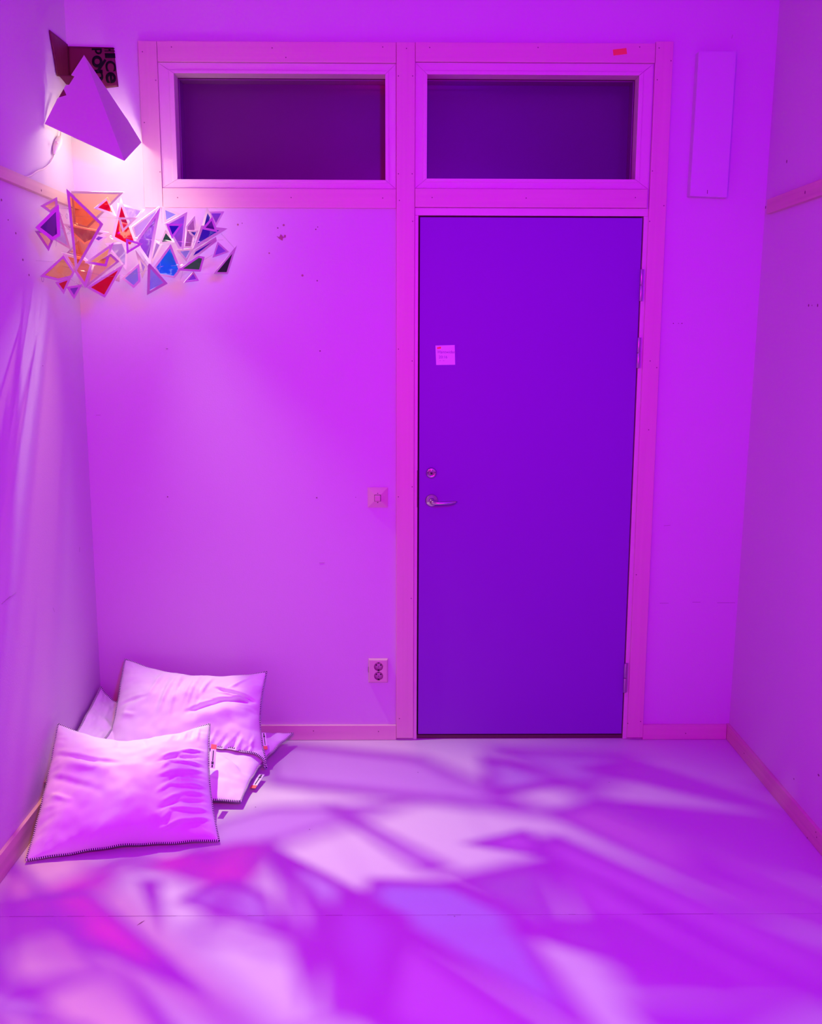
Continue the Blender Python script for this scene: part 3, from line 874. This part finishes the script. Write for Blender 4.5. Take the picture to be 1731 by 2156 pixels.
# clear plastic rods that carry the frames: from the walls and from frame to frame
RODS = [
    (at_x(75, 549, XL), at_y(165, 553, 3.66)), (at_x(92, 437, XL), at_y(172, 441, 3.70)),
    (at_x(118, 478, XL), at_y(150, 484, 3.64)), (at_y(340, 437, YB), at_y(341, 470, 3.78)),
    (at_y(466, 492, 3.62), at_y(494, 523, 3.53)), (at_y(448, 536, YB), at_y(428, 548, 3.56)),
    (at_y(380, 590, YB), at_y(388, 560, 3.60)), (at_y(300, 560, YB), at_y(318, 520, 3.62)),
    (at_y(150, 455, 3.72), at_y(260, 460, 3.64)), (at_y(265, 500, 3.62), at_y(330, 505, 3.64)),
    (at_y(328, 505, 3.64), at_y(400, 510, 3.62)), (at_y(398, 510, 3.62), at_y(470, 505, 3.60)),
    (at_y(130, 560, 3.52), at_y(215, 580, 3.56)), (at_y(212, 585, 3.52), at_y(290, 575, 3.58)),
    (at_y(120, 470, 3.52), at_y(118, 520, 3.58)), (at_y(286, 575, 3.60), at_y(345, 560, 3.56)),
    (at_y(360, 560, 3.56), at_y(395, 555, 3.56)), (at_y(120, 570, 3.50), at_y(175, 605, 3.50)),
]
for a, b in RODS:
    tube('plastic_rod', [a, b], .0012, M['clear'], mob, 6)
# little wire clips where frames join
for px, py, y in ((127, 452, 3.66), (141, 455, 3.64), (160, 472, 3.60), (146, 490, 3.68), (235, 500, 3.72), (90, 588, 3.52), (245, 565, 3.66), (297, 570, 3.62)):
    c = at_y(px, py, y); ang = (px * 7) % 3
    loop = []
    for t in range(17):
        q = 2 * math.pi * t / 16
        lx, lz = .0035 * math.cos(q), .0085 * math.sin(q)
        loop.append(c + Vector((lx * math.cos(ang) - lz * math.sin(ang), .001 * math.sin(q), lx * math.sin(ang) + lz * math.cos(ang))))
    tube('wire_clip', loop, .0006, M['hinge'], mob, 5)

# ------------------------------------------------------------------ pillows
BVH = []


def pillow(corners, thick, front_bias, label, folds, edges=(.07, .05, .07, .05), sag=0.0, tagpos=None, seed=0.0, res=72, normal=None, midfold=0.0, wav=.006):
    res = 128
    BL, BR, TR, TL = corners
    c = (BL + BR + TR + TL) / 4
    root = thing('pillow', Vector((c.x, c.y, min(v.z for v in corners))), label, 'pillow', 'white pillows heaped in the corner')
    nrm = ((BR - BL).cross(TL - BL)).normalized()
    if nrm.y > 0 and abs(nrm.z) < .5 or nrm.z < 0 and abs(nrm.z) >= .5: nrm = -nrm
    if nrm.z < 0: nrm = -nrm
    eb, er, et, el = edges

    def base(u, v):
        # concave edges: corners stay out, edges pull in
        iu = (er if u > 0 else el) * (1 - abs(v) ** 1.7); iv = (et if v > 0 else eb) * (1 - abs(u) ** 1.7)
        uu = u * (1 - iu); vv = v * (1 - iv)
        a = (1 + uu) / 2; b = (1 + vv) / 2
        p = (BL * (1 - a) + BR * a) * (1 - b) + (TL * (1 - a) + TR * a) * b
        w = noise.noise(Vector((uu * 2.1 + seed, vv * 2.1, seed))) * .010
        edge = max(abs(u), abs(v))
        w += math.sin((u - v) * 17 + seed) * wav * .5 * (edge ** 6) * (1 - min(abs(u), abs(v)) ** 3)
        return p + nrm * (w - sag * (1 - u * u) * (1 - v * v))

    def hgt(u, v):
        a = max(0., (1 - u * u)) ; b = max(0., (1 - v * v))
        h = (a ** .55) * (b ** .55)
        f = 0.0
        for (u0, v0, u1, v1, w, amp) in folds:
            dx, dy = u1 - u0, v1 - v0; L2 = dx * dx + dy * dy
            t = ((u - u0) * dx + (v - v0) * dy) / L2
            tc_ = min(1, max(0, t)); ex, ey = u - (u0 + dx * tc_), v - (v0 + dy * tc_)
            curve = .0
            d2 = (ex * ex + ey * ey) / (w * w)
            fade = math.sin(math.pi * min(1, max(0.02, tc_ * .86 + .1)))
            if w > .06: f += amp * math.exp(-d2) * fade
            else:                                     # sharp crease: a ridge beside a trough
                sd = (ex * dy - ey * dx) / math.sqrt(L2) / w
                f += amp * (math.exp(-d2 * 1.6) + .9 * sd * math.exp(-d2)) * fade
        f += noise.noise(Vector((u * 3.5 + seed * 3, v * 3.5, 1.7))) * .007
        f += noise.noise(Vector((u * 9 + seed, v * 7, 4.1))) * .0028
        # puckers running in from the seam
        m_ = min(1 - abs(u), 1 - abs(v))
        along = u if (1 - abs(v)) < (1 - abs(u)) else v
        f += math.sin(along * 42 + noise.noise(Vector((u * 3, v * 3, seed))) * 7) * .0024 * math.exp(-m_ * 9) * min(1, m_ * 25)
        return h, f * min(1, m_ * 7)

    n = res
    cs = [-math.cos(math.pi * i / n) * .5 + (2 * i / n - 1) * .5 for i in range(n + 1)]
    V, Fc = [], []
    idx = {}
    lo = len(BVH)

    def clampp(p):
        p = Vector(p)
        p.x = max(p.x, XL + (.0155 if p.z < .092 else .004)); p.y = min(p.y, YB - (.0155 if p.z < .07 else .004))
        p.z = max(p.z, .003)
        top = -1
        for bv in BVH:                                # rest on whatever already lies there
            for ox, oy in ((0, 0), (.013, 0), (-.013, 0), (0, .013), (0, -.013)):
                hit = bv.ray_cast(Vector((p.x + ox, p.y + oy, 2.0)), Vector((0, 0, -1)))
                if hit[0] is not None: top = max(top, hit[0].z)
        if top > 0 and p.z < top + .011: p.z = top + .011
        return p
    for side in (0, 1):
        for i in range(n + 1):
            for j in range(n + 1):
                rim = i in (0, n) or j in (0, n)
                if side == 1 and rim:
                    idx[(1, i, j)] = idx[(0, i, j)]; continue
                u, v = cs[i], cs[j]
                h, f = hgt(u, v)
                if side == 0: p = base(u, v) + nrm * (thick * front_bias * h + f)
                else: p = base(u, v) - nrm * (thick * (1 - front_bias) * h)
                idx[(side, i, j)] = len(V); V.append(clampp(p))
    for side in (0, 1):
        for i in range(n):
            for j in range(n):
                q = [idx[(side, i, j)], idx[(side, i + 1, j)], idx[(side, i + 1, j + 1)], idx[(side, i, j + 1)]]
                Fc.append(q if side == 0 else q[::-1])
    me = mesh(V, Fc)
    bm = bmesh.new(); bm.from_mesh(me); me2 = from_bm(bm)
    body = link('cushion', me2, M['cloth'], root, True)
    # stitched edge
    loop = [V[idx[(0, i, 0)]] for i in range(n)] + [V[idx[(0, n, j)]] for j in range(n)] + \
           [V[idx[(0, n - i, n)]] for i in range(n)] + [V[idx[(0, 0, n - j)]] for j in range(n)]
    seg = 8; R = .0042
    bm = bmesh.new(); uvl = bm.loops.layers.uv.new('UVMap')
    rings = []; lens = [0]
    N = len(loop)
    for q in range(N):
        d = (loop[(q + 1) % N] - loop[q - 1]).normalized()
        a = nrm.cross(d).normalized(); b = d.cross(a).normalized()
        # widen to a wiggly whip stitch that hugs the seam
        rings.append([bm.verts.new(loop[q] + (a * math.cos(2 * math.pi * t / seg) + b * math.sin(2 * math.pi * t / seg)) * R) for t in range(seg)])
        lens.append(lens[-1] + (loop[(q + 1) % N] - loop[q]).length)
    for q in range(N):
        r1, r2 = rings[q], rings[(q + 1) % N]
        for t in range(seg):
            fa = bm.faces.new((r1[t], r1[(t + 1) % seg], r2[(t + 1) % seg], r2[t]))
            u0, u1 = lens[q] / .0068, lens[q + 1] / .0068
            for lp, uu in zip(fa.loops, (u0, u0, u1, u1)): lp[uvl].uv = (uu, t / seg)
    me = bpy.data.meshes.new('piping'); bm.normal_update(); bm.to_mesh(me); bm.free()
    link('stitched_edge', me, M['stitch'], root, True)
    if tagpos:
        (px0, py0, px1, py1, dep0, dep1, w, out) = tagpos
        a = at_y(px0, py0, dep0); b = at_y(px1, py1, dep1)
        d = (b - a).normalized(); o_ = Vector(out).normalized()
        th = d.cross(o_).normalized() * .0012
        L = (b - a).length
        o1 = slab('care_label', [a, b, b + o_ * w, a + o_ * w], th, M['paper'], root)
        q = slab('label_end', [a - th * .4, a + d * L * .2 - th * .4, a + d * L * .2 + o_ * w * 1.02 - th * .4, a + o_ * w * 1.02 - th * .4], th * 1.8, M['label_red'], o1); q.location = (0, 0, 0)
        for f0, f1, g0, g1 in ((.26, .70, .42, .60), (.72, .84, .30, .72), (.86, .97, .36, .64)):
            q = slab('label_print', [a + d * L * f0 + o_ * w * g0 - th * .4, a + d * L * f1 + o_ * w * g0 - th * .4,
                                     a + d * L * f1 + o_ * w * g1 - th * .4, a + d * L * f0 + o_ * w * g1 - th * .4], th * 1.8, M['label_black'], o1); q.location = (0, 0, 0)
    BVH.append(BVHTree.FromPolygons(V, Fc))
    return root


# flat one at the bottom
pillow([Vector((-1.225, 3.33, .055)), at_z(507, 1686, .030), at_y(617, 1545, 3.925), Vector((-1.05, 3.90, .05))], .10, .8,
       'white pillow lying flat on the floor under the others, its right corners showing',
       [(.5, -.2, .9, -.5, .06, .012), (.6, .3, .9, .6, .05, .010), (.3, -.6, .8, -.7, .06, -.008)], edges=(.06, .10, .08, .06), seed=1.3,
       tagpos=(526, 1659, 546, 1630, 3.50, 3.60, .022, (1, -.25, .05)))
# half-hidden one pushed up into the corner
pillow([at_y(93, 1648, 3.31), Vector((-.90, 3.52, .06)), at_y(320, 1550, 3.93), at_y(212, 1447, 3.955)], .035, .7,
       'white pillow pushed up into the room corner, mostly hidden behind the others',
       [(-.6, .4, -.1, .2, .08, .010)], edges=(.06, .04, .05, .07), seed=5.1, sag=.01)
# the upright one against the back wall
fo = [(.0, -.14, .50, .16, .045, -.020), (.36, .12, .96, .26, .045, -.024), (.38, .44, .98, .26, .04, -.020), (-.05, -.34, .85, .04, .13, .020), (.42, .34, .96, .20, .035, .012), (.55, .50, .75, .82, .035, .010),
      (-.98, .12, -.55, .20, .05, -.008), (-.9, -.05, -.7, -.12, .04, .008)]
for i in range(9):                                    # loose drapes falling from the top seam
    u0 = -.45 + i * .085
    fo.append((u0 + .06, .92 - (i % 3) * .08, u0 - .10 + (i % 2) * .05, .15 - (i % 4) * .16, .034, (.008, -.007, .010)[i % 3]))
for i in range(8):                                    # puckers fanning up from the bottom right
    fo.append((.22 + i * .09, -.93, .40 + i * .085 + (i % 2) * .06, -.45 - (i % 3) * .08, .028, (.009, -.007)[i % 2]))
pillow([at_y(214, 1636, 3.56), at_y(561, 1614, 3.645), at_y(561, 1415, 3.93), at_y(264, 1388, 3.95)], .17, .66,
       'large white pillow propped against the back wall with a deep fold across its right half',
       fo, edges=(.05, .09, .24, .02), seed=2.2, tagpos=(555, 1578, 551, 1543, 3.70, 3.76, .016, (1, .1, 0)))
# the front one
fo = [(-.98, .46, -.10, .10, .055, -.011), (-.98, .10, -.30, -.32, .055, -.009), (-.8, .25, -.2, -.05, .08, .014), (-.9, -.2, -.6, -.4, .04, .008),
      (.15, .85, .22, .45, .04, -.006), (-.2, .86, -.18, .55, .035, .006)]
for i in range(10):                                   # pleats raking down and inwards from the right seam
    v0 = .42 - i * .125
    fo.append((.97, v0, .62 - (i % 3) * .07, v0 - .06 - (i % 2) * .03, .030, (.010, -.008, .009)[i % 3]))
    fo.append((.66 - (i % 3) * .07, v0 - .07, .42 - (i % 2) * .06, v0 - .22, .034, (.008, -.007, .007)[i % 3]))
for i in range(5):
    fo.append((.55 + i * .08, .90, .50 + i * .09, .62, .03, (.006, -.006)[i % 2]))
pillow([at_z(56, 1812, .010), at_z(461, 1770, .012), at_y(441, 1524, 3.50), at_y(123, 1525, 3.42)], .19, .62,
       'large white pillow in front, leaning back with its bottom seam on the floor',
       fo, edges=(.07, .06, .34, .03), seed=3.7, tagpos=(445, 1567, 441, 1617, 3.395, 3.33, .020, (1, -.15, -.05)))
